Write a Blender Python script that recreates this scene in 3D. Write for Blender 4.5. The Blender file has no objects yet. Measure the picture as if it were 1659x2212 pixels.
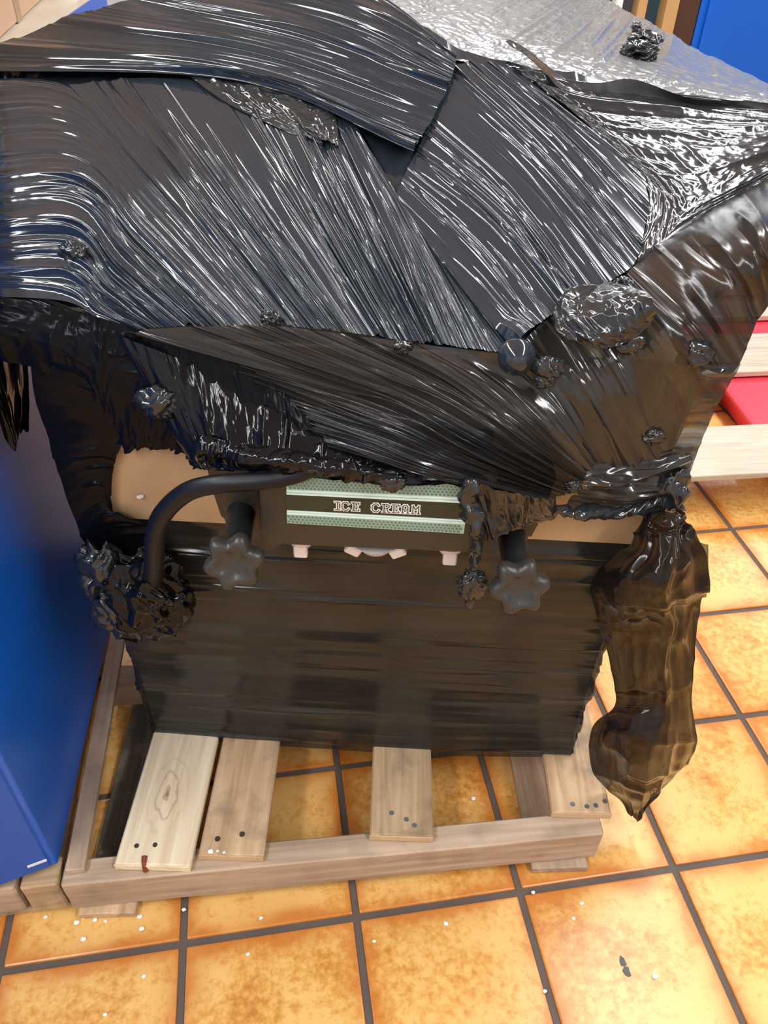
import bpy, bmesh, math, random
import numpy as np
from mathutils import Vector, Matrix, noise
random.seed(4)
C = bpy.context.scene.collection
sc = bpy.context.scene

# ------------------------------------------------------------------ camera
CAM = np.array([0.22396, -0.58330, 1.41966])
RR = np.array([0.98761703, -0.15509707, 0.02361125])
UU = np.array([0.08116757, 0.63393951, 0.76911152])
FW = np.array([0.13425505, 0.75767117, -0.63867831])
FPX = 1660.0
cd = bpy.data.cameras.new('camera'); cam = bpy.data.objects.new('camera', cd); C.objects.link(cam)
cd.sensor_fit = 'VERTICAL'; cd.sensor_height = 36.0; cd.lens = FPX / 2212.0 * 36.0
cd.clip_start = 0.02; cd.clip_end = 60
cam.matrix_world = Matrix(((RR[0], UU[0], -FW[0], CAM[0]), (RR[1], UU[1], -FW[1], CAM[1]),
                           (RR[2], UU[2], -FW[2], CAM[2]), (0, 0, 0, 1)))
sc.camera = cam
# ------------------------------------------------------------------ world, lights, exposure
w = bpy.data.worlds.new('world'); sc.world = w; w.use_nodes = True
w.node_tree.nodes['Background'].inputs[0].default_value = (0.9, 0.95, 1.0, 1)
w.node_tree.nodes['Background'].inputs[1].default_value = 0.3
sc.view_settings.view_transform = 'Standard'; sc.view_settings.look = 'None'
sc.view_settings.gamma = 1.0; sc.view_settings.use_curve_mapping = False
sc.view_settings.exposure = -0.12
LAMPS = [(x, y, 34) for x in (-1.25, 1.7) for y in (-1.9, -.5, .9, 2.3, 3.7, 5.1)] + [(4.2, 1.0, 34), (4.2, 3.6, 34), (0.3, 7.6, 50)]  # last lamp is added to brighten the back wall for the film's reflections
LAMP_Z = 2.86
LAMP_COL = (0.97, 0.985, 1.0)

# ------------------------------------------------------------------ back-projection of measured points into the room
def vec_ray(px, py): return FW * FPX + RR * (px - 829.5) - UU * (py - 1106.0)
def atz(px, py, z):
    d = vec_ray(px, py); return CAM + d * ((z - CAM[2]) / d[2])
def atp(px, py, P, n):
    d = vec_ray(px, py); return CAM + d * (((P - CAM) @ n) / (d @ n))
F0 = np.array([-.0617, .341, .12]); FD = np.array([.9788, -.2048, 0.0]); FN = np.array([-.2048, -.9788, 0.0])   # carton front plane
ZUP = np.array([0, 0, 1.0])
T0 = np.array([.239, .278, .985]); TN = np.array([-.07408, -.35407, .93228])                              # sloping film top
def S(px, py, s='F', off=0.0):
    if s == 'F': return atp(px, py, F0 + FN * off, FN)
    if s == 'T': return atp(px, py, T0 + TN * off, TN)
    if s == 'R': return atp(px, py, np.array([.7407, .1731, 0]), np.array([-.45, -.893, 0.0]))
    if s == 'B': return atp(px, py, np.array([-.19, .1076, 0]) + np.array([1, 0, 0]) * off, np.array([.9988, -.0497, 0]))
    return atz(px, py, s)
def FP(a, o, z): return F0 * [1, 1, 0] + FD * a + FN * o + ZUP * z     # along, outward, height

# ------------------------------------------------------------------ materials
def nt(name):
    m = bpy.data.materials.new(name); m.use_nodes = True
    t = m.node_tree; return m, t, t.nodes['Principled BSDF'], t.links
def plain(name, col, rough=.5, metal=0.0, bump=0.0, bscale=200, spec=.5, var=0.0, coat=0.0):
    m, t, b, L = nt(name)
    b.inputs['Base Color'].default_value = (*col, 1); b.inputs['Roughness'].default_value = rough
    b.inputs['Metallic'].default_value = metal; b.inputs['Specular IOR Level'].default_value = spec
    b.inputs['Coat Weight'].default_value = coat
    tc = t.nodes.new('ShaderNodeTexCoord'); n = t.nodes.new('ShaderNodeTexNoise')
    n.inputs['Scale'].default_value = bscale; n.inputs['Detail'].default_value = 4
    L.new(tc.outputs['Object'], n.inputs['Vector'])
    if bump:
        bp = t.nodes.new('ShaderNodeBump'); bp.inputs['Strength'].default_value = bump; bp.inputs['Distance'].default_value = .002
        L.new(n.outputs[0], bp.inputs['Height']); L.new(bp.outputs[0], b.inputs['Normal'])
    if var:
        n2 = t.nodes.new('ShaderNodeTexNoise'); n2.inputs['Scale'].default_value = bscale * .08; n2.inputs['Detail'].default_value = 5
        L.new(tc.outputs['Object'], n2.inputs['Vector'])
        mx = t.nodes.new('ShaderNodeMix'); mx.data_type = 'RGBA'
        mx.inputs[6].default_value = (*[c * (1 - var) for c in col], 1); mx.inputs[7].default_value = (*[min(1, c * (1 + var)) for c in col], 1)
        L.new(n2.outputs[0], mx.inputs[0]); L.new(mx.outputs[2], b.inputs['Base Color'])
    return m
def ramp(t, stops):
    r = t.nodes.new('ShaderNodeValToRGB'); e = r.color_ramp.elements
    while len(e) > 1: e.remove(e[-1])
    e[0].position = stops[0][0]; e[0].color = (*stops[0][1], 1)
    for p, c in stops[1:]:
        k = e.new(p); k.color = (*c, 1)
    return r
def film_mat(name, alpha, tint, stripes=(320, 4), bump=.5, rough=.1, bd=.0012, ior=1.6, base=(.006, .0065, .008), crackle=0.0, avar=.12, spec_mul=1.0):
    m, t, b, L = nt(name)
    b.inputs['Base Color'].default_value = (*base, 1); b.inputs['Roughness'].default_value = rough
    b.inputs['IOR'].default_value = ior; b.inputs['Specular IOR Level'].default_value = .5 * spec_mul
    uv = t.nodes.new('ShaderNodeUVMap'); uv.uv_map = 'UVMap'
    mp = t.nodes.new('ShaderNodeMapping'); mp.inputs['Scale'].default_value = (stripes[0], stripes[1], 1)
    L.new(uv.outputs[0], mp.inputs[0])
    n = t.nodes.new('ShaderNodeTexNoise'); n.inputs['Scale'].default_value = 1; n.inputs['Detail'].default_value = 3; n.inputs['Distortion'].default_value = .3
    L.new(mp.outputs[0], n.inputs['Vector'])
    n3 = t.nodes.new('ShaderNodeTexNoise'); n3.inputs['Scale'].default_value = 1; n3.inputs['Detail'].default_value = 2
    mp3 = t.nodes.new('ShaderNodeMapping'); mp3.inputs['Scale'].default_value = (stripes[0] * .22, stripes[1] * .8, 1)
    L.new(uv.outputs[0], mp3.inputs[0]); L.new(mp3.outputs[0], n3.inputs['Vector'])
    ad = t.nodes.new('ShaderNodeMath'); ad.operation = 'ADD'; L.new(n.outputs[0], ad.inputs[0]); L.new(n3.outputs[0], ad.inputs[1])
    hgt = ad.outputs[0]
    if crackle:
        tc = t.nodes.new('ShaderNodeTexCoord'); v = t.nodes.new('ShaderNodeTexVoronoi'); v.inputs['Scale'].default_value = 75
        nn = t.nodes.new('ShaderNodeTexNoise'); nn.inputs['Scale'].default_value = 30; L.new(tc.outputs['Object'], nn.inputs['Vector'])
        vm = t.nodes.new('ShaderNodeVectorMath'); vm.operation = 'MULTIPLY_ADD'; vm.inputs[1].default_value = (.05, .05, .05)
        L.new(nn.outputs['Color'], vm.inputs[0]); L.new(tc.outputs['Object'], vm.inputs[2]); L.new(vm.outputs[0], v.inputs['Vector'])
        ml = t.nodes.new('ShaderNodeMath'); ml.operation = 'MULTIPLY_ADD'; ml.inputs[1].default_value = crackle
        L.new(v.outputs['Distance'], ml.inputs[0]); L.new(hgt, ml.inputs[2]); hgt = ml.outputs[0]
    bp = t.nodes.new('ShaderNodeBump'); bp.inputs['Strength'].default_value = bump; bp.inputs['Distance'].default_value = bd
    L.new(hgt, bp.inputs['Height']); L.new(bp.outputs[0], b.inputs['Normal'])
    if alpha < 1:
        tr = t.nodes.new('ShaderNodeBsdfTransparent'); tr.inputs[0].default_value = (*tint, 1)
        mix = t.nodes.new('ShaderNodeMixShader'); out = t.nodes['Material Output']
        ma = t.nodes.new('ShaderNodeMapRange'); ma.inputs['From Min'].default_value = .38; ma.inputs['From Max'].default_value = .62
        ma.inputs['To Min'].default_value = alpha - avar; ma.inputs['To Max'].default_value = min(1, alpha + avar)
        L.new(n3.outputs[0], ma.inputs['Value']); L.new(ma.outputs[0], mix.inputs[0])
        L.new(tr.outputs[0], mix.inputs[1]); L.new(b.outputs[0], mix.inputs[2]); L.new(mix.outputs[0], out.inputs[0])
    return m
M = {}
M['film'] = film_mat('black_film', 1.0, (1, 1, 1), bump=.05, rough=.1, base=(.017, .023, .031))  # bluish base stands in for the ceiling's reflection
M['film_crinkle'] = film_mat('black_film_crinkled', 1.0, (1, 1, 1), stripes=(160, 20), crackle=.8, bump=.35, rough=.14, base=(.018, .02, .022))
M['film_grey'] = film_mat('black_film_pale_sheen', 1.0, (1, 1, 1), stripes=(200, 22), crackle=1.0, bump=.4, rough=.22, base=(.16, .165, .165))  # grazing reflection of the bright background put into the pale base colour
M['film_thin'] = film_mat('thin_black_film', .8, (.68, .72, .78), bump=.08, avar=.1, base=(.022, .022, .022), rough=.12)
M['film_wrap'] = film_mat('thin_black_film_wrap', .72, (.6, .68, .78), stripes=(150, 2.2), bump=.35, avar=.16, base=(.018, .019, .019), rough=.16, spec_mul=.7)
M['film_veil'] = film_mat('single_layer_black_film', .84, (.7, .68, .66), bump=.3, avar=.12, base=(.02, .018, .018))
M['film_side'] = film_mat('two_layers_of_black_film', .965, (.7, .62, .58), bump=.12, avar=.03, base=(.02, .017, .015), rough=.2, spec_mul=.6)
M['film_shade'] = film_mat('shaded_black_film', 1.0, (1, 1, 1), bump=.15, rough=.22, base=(.004, .0045, .006), spec_mul=.16)  # blackened low-gloss film copy, shade at the left put into the material
M['film_dark'] = film_mat('layered_black_film', 1.0, (.5, .5, .5), bump=.2, crackle=.3, base=(.004, .004, .005), spec_mul=.45)

def wood(name, c1, c2, scale=1.0, stain=(.05, .045, .04), stain_amt=.0, knot=None):
    m, t, b, L = nt(name)
    tc = t.nodes.new('ShaderNodeTexCoord')
    oi = t.nodes.new('ShaderNodeObjectInfo')
    ofs = t.nodes.new('ShaderNodeVectorMath'); ofs.operation = 'MULTIPLY_ADD'; ofs.inputs[1].default_value = (7, 13, 5)
    cmb = t.nodes.new('ShaderNodeCombineXYZ')
    for i in range(3): L.new(oi.outputs['Random'], cmb.inputs[i])
    L.new(cmb.outputs[0], ofs.inputs[0]); L.new(tc.outputs['Object'], ofs.inputs[2])
    src = ofs.outputs[0]
    mp = t.nodes.new('ShaderNodeMapping'); mp.inputs['Scale'].default_value = (3 * scale, 55 * scale, 55 * scale)
    L.new(src, mp.inputs[0])
    n = t.nodes.new('ShaderNodeTexNoise'); n.inputs['Scale'].default_value = 1; n.inputs['Detail'].default_value = 6; n.inputs['Distortion'].default_value = .8
    L.new(mp.outputs[0], n.inputs['Vector'])
    r = ramp(t, [(.3, c1), (.68, c2)]); L.new(n.outputs[0], r.inputs[0])
    n2 = t.nodes.new('ShaderNodeTexNoise'); n2.inputs['Scale'].default_value = 14; n2.inputs['Detail'].default_value = 5
    L.new(src, n2.inputs['Vector'])
    r2 = ramp(t, [(.5, (0, 0, 0)), (.72, (1, 1, 1))]); L.new(n2.outputs[0], r2.inputs[0])
    sm = t.nodes.new('ShaderNodeMath'); sm.operation = 'MULTIPLY'; sm.inputs[1].default_value = stain_amt; L.new(r2.outputs[0], sm.inputs[0])
    mx = t.nodes.new('ShaderNodeMix'); mx.data_type = 'RGBA'; L.new(sm.outputs[0], mx.inputs[0]); L.new(r.outputs[0], mx.inputs[6]); mx.inputs[7].default_value = (*stain, 1)
    col = mx.outputs[2]
    if knot:
        # rings around a knot, in the board's own coordinates
        g = t.nodes.new('ShaderNodeMapping'); g.inputs['Location'].default_value = (-knot[0] * 11, -knot[1] * 26, 0); g.inputs['Scale'].default_value = (11, 26, 0)
        L.new(tc.outputs['Object'], g.inputs[0])
        nz = t.nodes.new('ShaderNodeTexNoise'); nz.inputs['Scale'].default_value = 1.6; L.new(g.outputs[0], nz.inputs['Vector'])
        le = t.nodes.new('ShaderNodeVectorMath'); le.operation = 'LENGTH'; L.new(g.outputs[0], le.inputs[0])
        a2 = t.nodes.new('ShaderNodeMath'); a2.operation = 'MULTIPLY_ADD'; a2.inputs[1].default_value = .7; L.new(nz.outputs[0], a2.inputs[0]); L.new(le.outputs['Value'], a2.inputs[2])
        s = t.nodes.new('ShaderNodeMath'); s.operation = 'SINE'; ms = t.nodes.new('ShaderNodeMath'); ms.operation = 'MULTIPLY'; ms.inputs[1].default_value = 17
        L.new(a2.outputs[0], ms.inputs[0]); L.new(ms.outputs[0], s.inputs[0])
        fr = ramp(t, [(.3, (1, 1, 1)), (1.0, (0, 0, 0))]); L.new(le.outputs['Value'], fr.inputs[0])
        s2 = ramp(t, [(.55, (0, 0, 0)), (1.0, (.55, .55, .55))]); L.new(s.outputs[0], s2.inputs[0])
        mm = t.nodes.new('ShaderNodeMath'); mm.operation = 'MULTIPLY'; L.new(fr.outputs[0], mm.inputs[0]); L.new(s2.outputs[0], mm.inputs[1])
        core = ramp(t, [(.36, (1, 1, 1)), (.5, (0, 0, 0))]); L.new(a2.outputs[0], core.inputs[0])
        mxx = t.nodes.new('ShaderNodeMath'); mxx.operation = 'MAXIMUM'; L.new(mm.outputs[0], mxx.inputs[0]); L.new(core.outputs[0], mxx.inputs[1])
        k = t.nodes.new('ShaderNodeMix'); k.data_type = 'RGBA'; L.new(mxx.outputs[0], k.inputs[0]); L.new(col, k.inputs[6]); k.inputs[7].default_value = (.36, .2, .1, 1)
        col = k.outputs[2]
    L.new(col, b.inputs['Base Color']); b.inputs['Roughness'].default_value = .75; b.inputs['Specular IOR Level'].default_value = .25
    bp = t.nodes.new('ShaderNodeBump'); bp.inputs['Strength'].default_value = .35; bp.inputs['Distance'].default_value = .002
    L.new(n.outputs[0], bp.inputs['Height']); L.new(bp.outputs[0], b.inputs['Normal'])
    return m
M['wood_pine'] = wood('new_pine', (.72, .56, .36), (.9, .78, .56), knot=(.13, .068))
M['wood_tan'] = wood('tan_wood', (.45, .28, .15), (.72, .5, .3), stain=(.14, .12, .1), stain_amt=.6)
M['wood_old'] = wood('weathered_wood', (.36, .24, .13), (.56, .4, .24), stain=(.1, .09, .08), stain_amt=.7)
M['wood_stringer'] = wood('pinkish_wood', (.36, .25, .17), (.56, .42, .3), stain=(.2, .15, .11), stain_amt=.45)
M['wood_dark'] = wood('dark_stained_wood', (.085, .085, .07), (.2, .185, .145), stain=(.42, .33, .22), stain_amt=.8)
M['wood_pale'] = wood('pale_wood', (.42, .36, .28), (.6, .53, .43), stain=(.5, .38, .25), stain_amt=.3)
M['wood_brown'] = plain('brown_frame', (.06, .025, .012), .5)
M['end_grain'] = plain('rough_end_grain', (.62, .42, .24), .85, bump=1.0, bscale=220, var=.35)
M['kraft'] = plain('kraft_cardboard', (.50, .33, .175), .75, bump=.15, bscale=300, var=.06)
M['kraft2'] = plain('pink_cardboard', (.52, .34, .22), .8, bump=.1, bscale=200, var=.05)
M['blue'] = plain('blue_coated_panel', (.002, .105, .56), .33, bump=.03, bscale=60, var=.05)
M['blue_front'] = plain('blue_front_panel', (.008, .09, .46), .45, bump=.15, bscale=14, var=.1)
M['cream'] = plain('cream_top', (.62, .57, .46), .55, var=.18, bscale=120)
M['black_plastic'] = plain('black_plastic', (.034, .029, .022), .42, bump=.08, bscale=500)
M['black_rubber'] = plain('black_rubber', (.005, .006, .009), .4, bump=.05, spec=.3)
M['knob'] = plain('dark_grey_knob_plastic', (.034, .031, .027), .36, bump=.1, bscale=300)
M['knob_dark'] = plain('black_stem_plastic', (.01, .011, .013), .4)
M['nozzle'] = plain('white_nozzle_plastic', (.75, .68, .66), .35)
M['silver'] = plain('silver_green_print', (.36, .58, .52), .32, metal=.15)
M['silver_bright'] = plain('bright_silver_line', (.72, .93, .92), .25, metal=.1)
M['sign_dark'] = plain('dark_green_sign', (.018, .03, .022), .3)
M['sign_white'] = plain('white_lettering', (.85, .87, .84), .5)
M['hex_dark'] = plain('hexagon_print', (.14, .22, .18), .3, metal=.1)
M['grout'] = plain('dark_grout', (.105, .082, .068), .9, bump=.5, bscale=150, var=.3)
M['wall'] = plain('painted_wall', (.6, .66, .72), .8)
M['ceiling'] = plain('white_ceiling', (.66, .74, .82), .85)
M['red'] = plain('red_plastic', (.85, .045, .07), .4, bump=.05)
M['foam'] = plain('white_foam', (.9, .9, .9), .7)
M['rust'] = plain('rusty_nail', (.22, .05, .02), .8)
M['nail'] = plain('nail_head', (.07, .06, .055), .6, metal=.5)
M['nail_grey'] = plain('grey_nail_head', (.16, .18, .22), .5, metal=.4)
M['chip'] = plain('grey_chip', (.08, .09, .085), .6)
M['teal'] = plain('dark_teal_panel', (.012, .045, .065), .5)
M['charcoal'] = plain('charcoal_panel', (.04, .045, .055), .5)
M['tan_post'] = plain('tan_post', (.48, .29, .12), .6, var=.1)
M['white_print'] = plain('white_sticker', (.8, .82, .85), .5)
def lamp_mat():
    m, t, b, L = nt('fluorescent_diffuser'); b.inputs['Emission Color'].default_value = (*LAMP_COL, 1); b.inputs['Emission Strength'].default_value = 9; return m
M['lamp'] = lamp_mat()
def tile_mat():
    m, t, b, L = nt('glazed_quarry_tile')
    tc = t.nodes.new('ShaderNodeTexCoord'); oi = t.nodes.new('ShaderNodeObjectInfo')
    cmb = t.nodes.new('ShaderNodeCombineXYZ')
    for i in range(3): L.new(oi.outputs['Random'], cmb.inputs[i])
    ofs = t.nodes.new('ShaderNodeVectorMath'); ofs.operation = 'MULTIPLY_ADD'; ofs.inputs[1].default_value = (9, 17, 5)
    L.new(cmb.outputs[0], ofs.inputs[0]); L.new(tc.outputs['Object'], ofs.inputs[2])
    sx = t.nodes.new('ShaderNodeSeparateXYZ'); L.new(tc.outputs['Object'], sx.inputs[0])
    def M1(op, a, b_=None, v=None):
        n = t.nodes.new('ShaderNodeMath'); n.operation = op; L.new(a, n.inputs[0])
        if b_ is not None: L.new(b_, n.inputs[1])
        if v is not None: n.inputs[1].default_value = v
        return n.outputs[0]
    ax = M1('ABSOLUTE', sx.outputs[0]); ay = M1('ABSOLUTE', sx.outputs[1]); mxx = M1('MAXIMUM', ax, ay)
    nb = t.nodes.new('ShaderNodeTexNoise'); nb.inputs['Scale'].default_value = 9; nb.inputs['Detail'].default_value = 4; L.new(ofs.outputs[0], nb.inputs['Vector'])
    nn = M1('MULTIPLY_ADD', nb.outputs[0], v=.07); bpy_n = nn.node; L.new(mxx, bpy_n.inputs[2])
    e = ramp(t, [(.135, (0, 0, 0)), (.158, (.3, .3, .3)), (.178, (1, 1, 1))]); L.new(nn, e.inputs[0])
    nf = t.nodes.new('ShaderNodeTexNoise'); nf.inputs['Scale'].default_value = 70; nf.inputs['Detail'].default_value = 6; nf.inputs['Roughness'].default_value = .65; L.new(ofs.outputs[0], nf.inputs['Vector'])
    nl = t.nodes.new('ShaderNodeTexNoise'); nl.inputs['Scale'].default_value = 7; nl.inputs['Detail'].default_value = 3; L.new(ofs.outputs[0], nl.inputs['Vector'])
    sm = M1('MULTIPLY_ADD', nf.outputs[0], v=.6); L.new(M1('MULTIPLY', nl.outputs[0], v=.5), sm.node.inputs[2])
    base = ramp(t, [(.38, (.50, .19, .035)), (.5, (.66, .33, .075)), (.6, (.77, .46, .15))]); L.new(sm, base.inputs[0])
    mx = t.nodes.new('ShaderNodeMix'); mx.data_type = 'RGBA'
    ef = M1('MULTIPLY', e.outputs[0], v=.8); L.new(ef, mx.inputs[0])
    L.new(base.outputs[0], mx.inputs[6]); mx.inputs[7].default_value = (.50, .14, .014, 1)
    L.new(mx.outputs[2], b.inputs['Base Color'])
    b.inputs['Roughness'].default_value = .28
    bp = t.nodes.new('ShaderNodeBump'); bp.inputs['Strength'].default_value = .25; bp.inputs['Distance'].default_value = .0015
    L.new(nf.outputs[0], bp.inputs['Height']); L.new(bp.outputs[0], b.inputs['Normal'])
    return m
M['tile'] = tile_mat()

# ------------------------------------------------------------------ object helpers
def thing(name, label, cat, loc=(0, 0, 0), group=None):
    o = bpy.data.objects.new(name, None); C.objects.link(o); o.location = Vector([float(v) for v in loc]); o.empty_display_size = .05
    o['label'] = label; o['category'] = cat
    if group: o['group'] = group
    return o
def setpar(o, p):
    o.parent = p
    acc = Matrix.Identity(4); q = p; chain = []
    while q is not None: chain.append(q); q = q.parent
    for q in reversed(chain): acc = acc @ q.matrix_parent_inverse @ q.matrix_basis
    o.matrix_parent_inverse = acc.inverted()
def link(name, me, mat, parent=None, label=None, smooth=False):
    o = bpy.data.objects.new(name, me); C.objects.link(o)
    if mat and not me.materials: me.materials.append(mat)
    if smooth: me.shade_smooth()
    if parent: setpar(o, parent)
    if label: o['label'] = label
    return o
def from_bm(name, bm, mat, parent=None, label=None, smooth=False, matrix=None):
    me = bpy.data.meshes.new(name); bmesh.ops.recalc_face_normals(bm, faces=bm.faces[:]); bm.to_mesh(me); bm.free()
    o = link(name, me, mat, parent, label, smooth)
    if matrix is not None: o.matrix_basis = matrix
    return o
def box_bm(bm, sx, sy, sz, c=(0, 0, 0), bev=0.0, seg=1):
    r = bmesh.ops.create_cube(bm, size=1); vs = r['verts']
    for v in vs: v.co = Vector((v.co.x * sx + c[0], v.co.y * sy + c[1], v.co.z * sz + c[2]))
    if bev:
        es = list({e for v in vs for e in v.link_edges})
        bmesh.ops.bevel(bm, geom=es, offset=bev, segments=seg, affect='EDGES', profile=.6)
def basis(origin, X, Y):
    X = Vector([float(v) for v in X]).normalized(); Z = X.cross(Vector([float(v) for v in Y])).normalized(); Y = Z.cross(X)
    o = Vector([float(v) for v in origin])
    return Matrix(((X.x, Y.x, Z.x, o.x), (X.y, Y.y, Z.y, o.y), (X.z, Y.z, Z.z, o.z), (0, 0, 0, 1)))
def box(name, mat, origin, X, Y, size, parent=None, label=None, bev=.002, rough=0.0):
    """box whose local min corner is at origin; X length direction"""
    bm = bmesh.new(); box_bm(bm, *size, c=(size[0] / 2, size[1] / 2, size[2] / 2), bev=bev)
    if rough:
        bmesh.ops.subdivide_edges(bm, edges=bm.edges[:], cuts=3, use_grid_fill=True)
        for v in bm.verts:
            k = noise.noise_vector(v.co * 23 + Vector((origin[0] * 31, origin[1] * 17, 3)))
            v.co += k * rough
    return from_bm(name, bm, mat, parent, label, matrix=basis(origin, X, Y))
def tube(name, pts, rad, mat, parent=None, label=None, seg=14, sub=8):
    P = [np.array(p, float) for p in pts]; Q = cat_rom(np.array(P), (len(P) - 1) * sub + 1)
    R = np.interp(np.linspace(0, 1, len(Q)), np.linspace(0, 1, len(rad)) if hasattr(rad, '__len__') else [0, 1], rad if hasattr(rad, '__len__') else [rad, rad])
    bm = bmesh.new(); rings = []; up = np.array([.3, -.8, .4])
    for i, p in enumerate(Q):
        t = Q[min(i + 1, len(Q) - 1)] - Q[max(i - 1, 0)]; t /= np.linalg.norm(t)
        a = np.cross(t, up); a /= np.linalg.norm(a); b = np.cross(t, a)
        rings.append([bm.verts.new(p + R[i] * (math.cos(k / seg * 2 * math.pi) * a + math.sin(k / seg * 2 * math.pi) * b)) for k in range(seg)])
    for i in range(len(rings) - 1):
        for k in range(seg): bm.faces.new((rings[i][k], rings[i][(k + 1) % seg], rings[i + 1][(k + 1) % seg], rings[i + 1][k]))
    bm.faces.new(rings[0]); bm.faces.new(rings[-1])
    return from_bm(name, bm, mat, parent, label, smooth=True)
def cat_rom(P, n, t=None):
    k = len(P)
    if t is None: t = np.linspace(0, k - 1, n)
    i = np.clip(np.floor(t).astype(int), 0, k - 2); f = (t - i)[:, None]
    Pm = np.vstack([2 * P[0] - P[1], P, 2 * P[-1] - P[-2]])
    a, b, c, d = Pm[i], Pm[i + 1], Pm[i + 2], Pm[i + 3]
    return .5 * (2 * b + (c - a) * f + (2 * a - 5 * b + 4 * c - d) * f ** 2 + (3 * b - a - 3 * c + d) * f ** 3)
def vnoise(x, y, seed):
    r = np.random.RandomState(seed).rand(128, 128)
    xi = np.floor(x).astype(int); yi = np.floor(y).astype(int); fx = x - xi; fy = y - yi
    fx = fx * fx * (3 - 2 * fx); fy = fy * fy * (3 - 2 * fy)
    g = lambda a, b: r[a % 128, b % 128]
    return (g(xi, yi) * (1 - fx) + g(xi + 1, yi) * fx) * (1 - fy) + (g(xi, yi + 1) * (1 - fx) + g(xi + 1, yi + 1) * fx) * fy
def sstep(x): x = np.clip(x, 0, 1); return x * x * (3 - 2 * x)

def patch(name, rails, mat, parent, nu=500, nv=90, n=120, w=(.0018, .006), amp=.0035, seed=1, wave=.004, crinkle=0.0, cscale=60,
          jag=0.0, jag0=0.0, lift=.002, lin=False, label=None, bumps=(), vr=(.4, 1.1), neg=.3, edge_fade=True, jf=90):
    """film stretched between rails; folds run from the first rail to the last"""
    rng = np.random.RandomState(seed)
    R = []
    same = len({len(r) for r in rails}) == 1
    for r in rails:
        P = np.array([q[3] if q[2] == 'W' else S(*q) for q in r], float)
        if same: R.append(cat_rom(P, nu))
        else:
            l = np.r_[0, np.cumsum(np.linalg.norm(np.diff(P, axis=0), axis=1))]
            tt = np.interp(np.linspace(0, l[-1], nu), l, np.arange(len(P))); R.append(cat_rom(P, nu, tt))
    R = np.array(R)                                     # rails, nu, 3
    Lu = np.mean([np.linalg.norm(np.diff(r, axis=0), axis=1).sum() for r in R])
    Lv = np.mean(np.linalg.norm(np.diff(R, axis=0), axis=2).sum(0))
    v = np.linspace(0, 1, nv)
    u = np.linspace(0, 1, nu) * Lu
    if jag or jag0:
        jj = .55 * vnoise(u * jf, u * 0 + 3.3, seed) + .3 * vnoise(u * jf * 2.7, u * 0 + 9.3, seed + 1) + .35 * vnoise(u * jf * .25, u * 0, seed + 2)
        vmax = 1 - jag * jj; vmin = jag0 * jj
    else: vmax = np.ones(nu); vmin = np.zeros(nu)
    k = len(rails)
    V = vmin[:, None] + v[None, :] * (vmax - vmin)[:, None]            # nu, nv
    G = np.zeros((nu, nv, 3))
    tt = V * (k - 1); i = np.clip(np.floor(tt).astype(int), 0, k - 2); f = (tt - i)[..., None]
    Rm = np.concatenate([(2 * R[0] - R[1])[None], R, (2 * R[-1] - R[-2])[None]])
    ui = np.arange(nu)[:, None]
    a, b, c, d = Rm[i, ui], Rm[i + 1, ui], Rm[i + 2, ui], Rm[i + 3, ui]
    if lin or k == 2: G = b * (1 - f) + c * f
    else: G = .5 * (2 * b + (c - a) * f + (2 * a - 5 * b + 4 * c - d) * f ** 2 + (3 * b - a - 3 * c + d) * f ** 3)
    du = np.gradient(G, axis=0); dv = np.gradient(G, axis=1); N = np.cross(du, dv); N /= (np.linalg.norm(N, axis=2, keepdims=True) + 1e-12)
    if np.mean(np.sum(N * (CAM - G), axis=2)) < 0: N = -N
    U = np.broadcast_to(u[:, None], (nu, nv)).copy()
    H = np.zeros((nu, nv))
    # long soft undulations
    H += wave * (vnoise(U * 22 + 5, V * 1.2, seed + 5) - .5) * 1.6 + wave * .6 * (vnoise(U * 60, V * 2.2, seed + 6) - .5)
    Uw = U + .0025 * (vnoise(U * 9, V * 2.5, seed + 7) - .5)
    for q in range(n):
        cc = rng.rand() * Lu; ww = w[0] + (w[1] - w[0]) * rng.rand() ** 1.6; aa = amp * (.35 + .65 * rng.rand()) * min(1, ww / (w[1] * .6))
        aa *= .3 + 1.5 * sstep(float(vnoise(np.array([cc * 14]), np.array([.5]), seed + 40)[0]) * 1.6 - .3)
        if rng.rand() < neg: aa = -aa * .8
        v0 = rng.rand() * 1.2 - .35; v1 = v0 + vr[0] + (vr[1] - vr[0]) * rng.rand(); sl = rng.randn() * .010
        j0 = max(0, int((cc - .03 - 4 * ww) / Lu * nu)); j1 = min(nu, int((cc + .03 + 4 * ww) / Lu * nu) + 1)
        if j1 - j0 < 2: continue
        x = (Uw[j0:j1] - cc - sl * (V[j0:j1] - .5)) / ww
        env = sstep((V[j0:j1] - v0) / .18) * sstep((v1 - V[j0:j1]) / .18)
        H[j0:j1] += aa * env * np.exp(-np.abs(x) ** 1.5)
    if crinkle:
        Vm = V * Lv
        for s_, a_ in ((1, 1), (2.3, .45)):
            H += crinkle * a_ * (1 - np.abs(2 * vnoise(U * cscale * s_ + 3 * vnoise(U * 15, Vm * 15, seed + 11), Vm * cscale * s_ * .8, seed + 9) - 1)) ** 1.5
    for (p, am, sg) in bumps:
        dd = np.sum((G - np.array(p)) ** 2, axis=2); H += am * np.exp(-dd / sg ** 2)
    if edge_fade:
        ef = np.minimum(1, np.minimum(U, Lu - U) / .01 + .15); H *= ef
    G = G + N * (H + lift)[..., None]
    me = bpy.data.meshes.new(name); me.vertices.add(nu * nv); me.vertices.foreach_set('co', G.reshape(-1).astype(np.float32))
    idx = np.arange(nu * nv).reshape(nu, nv)
    q4 = np.stack([idx[:-1, :-1], idx[1:, :-1], idx[1:, 1:], idx[:-1, 1:]], -1).reshape(-1, 4)
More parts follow.
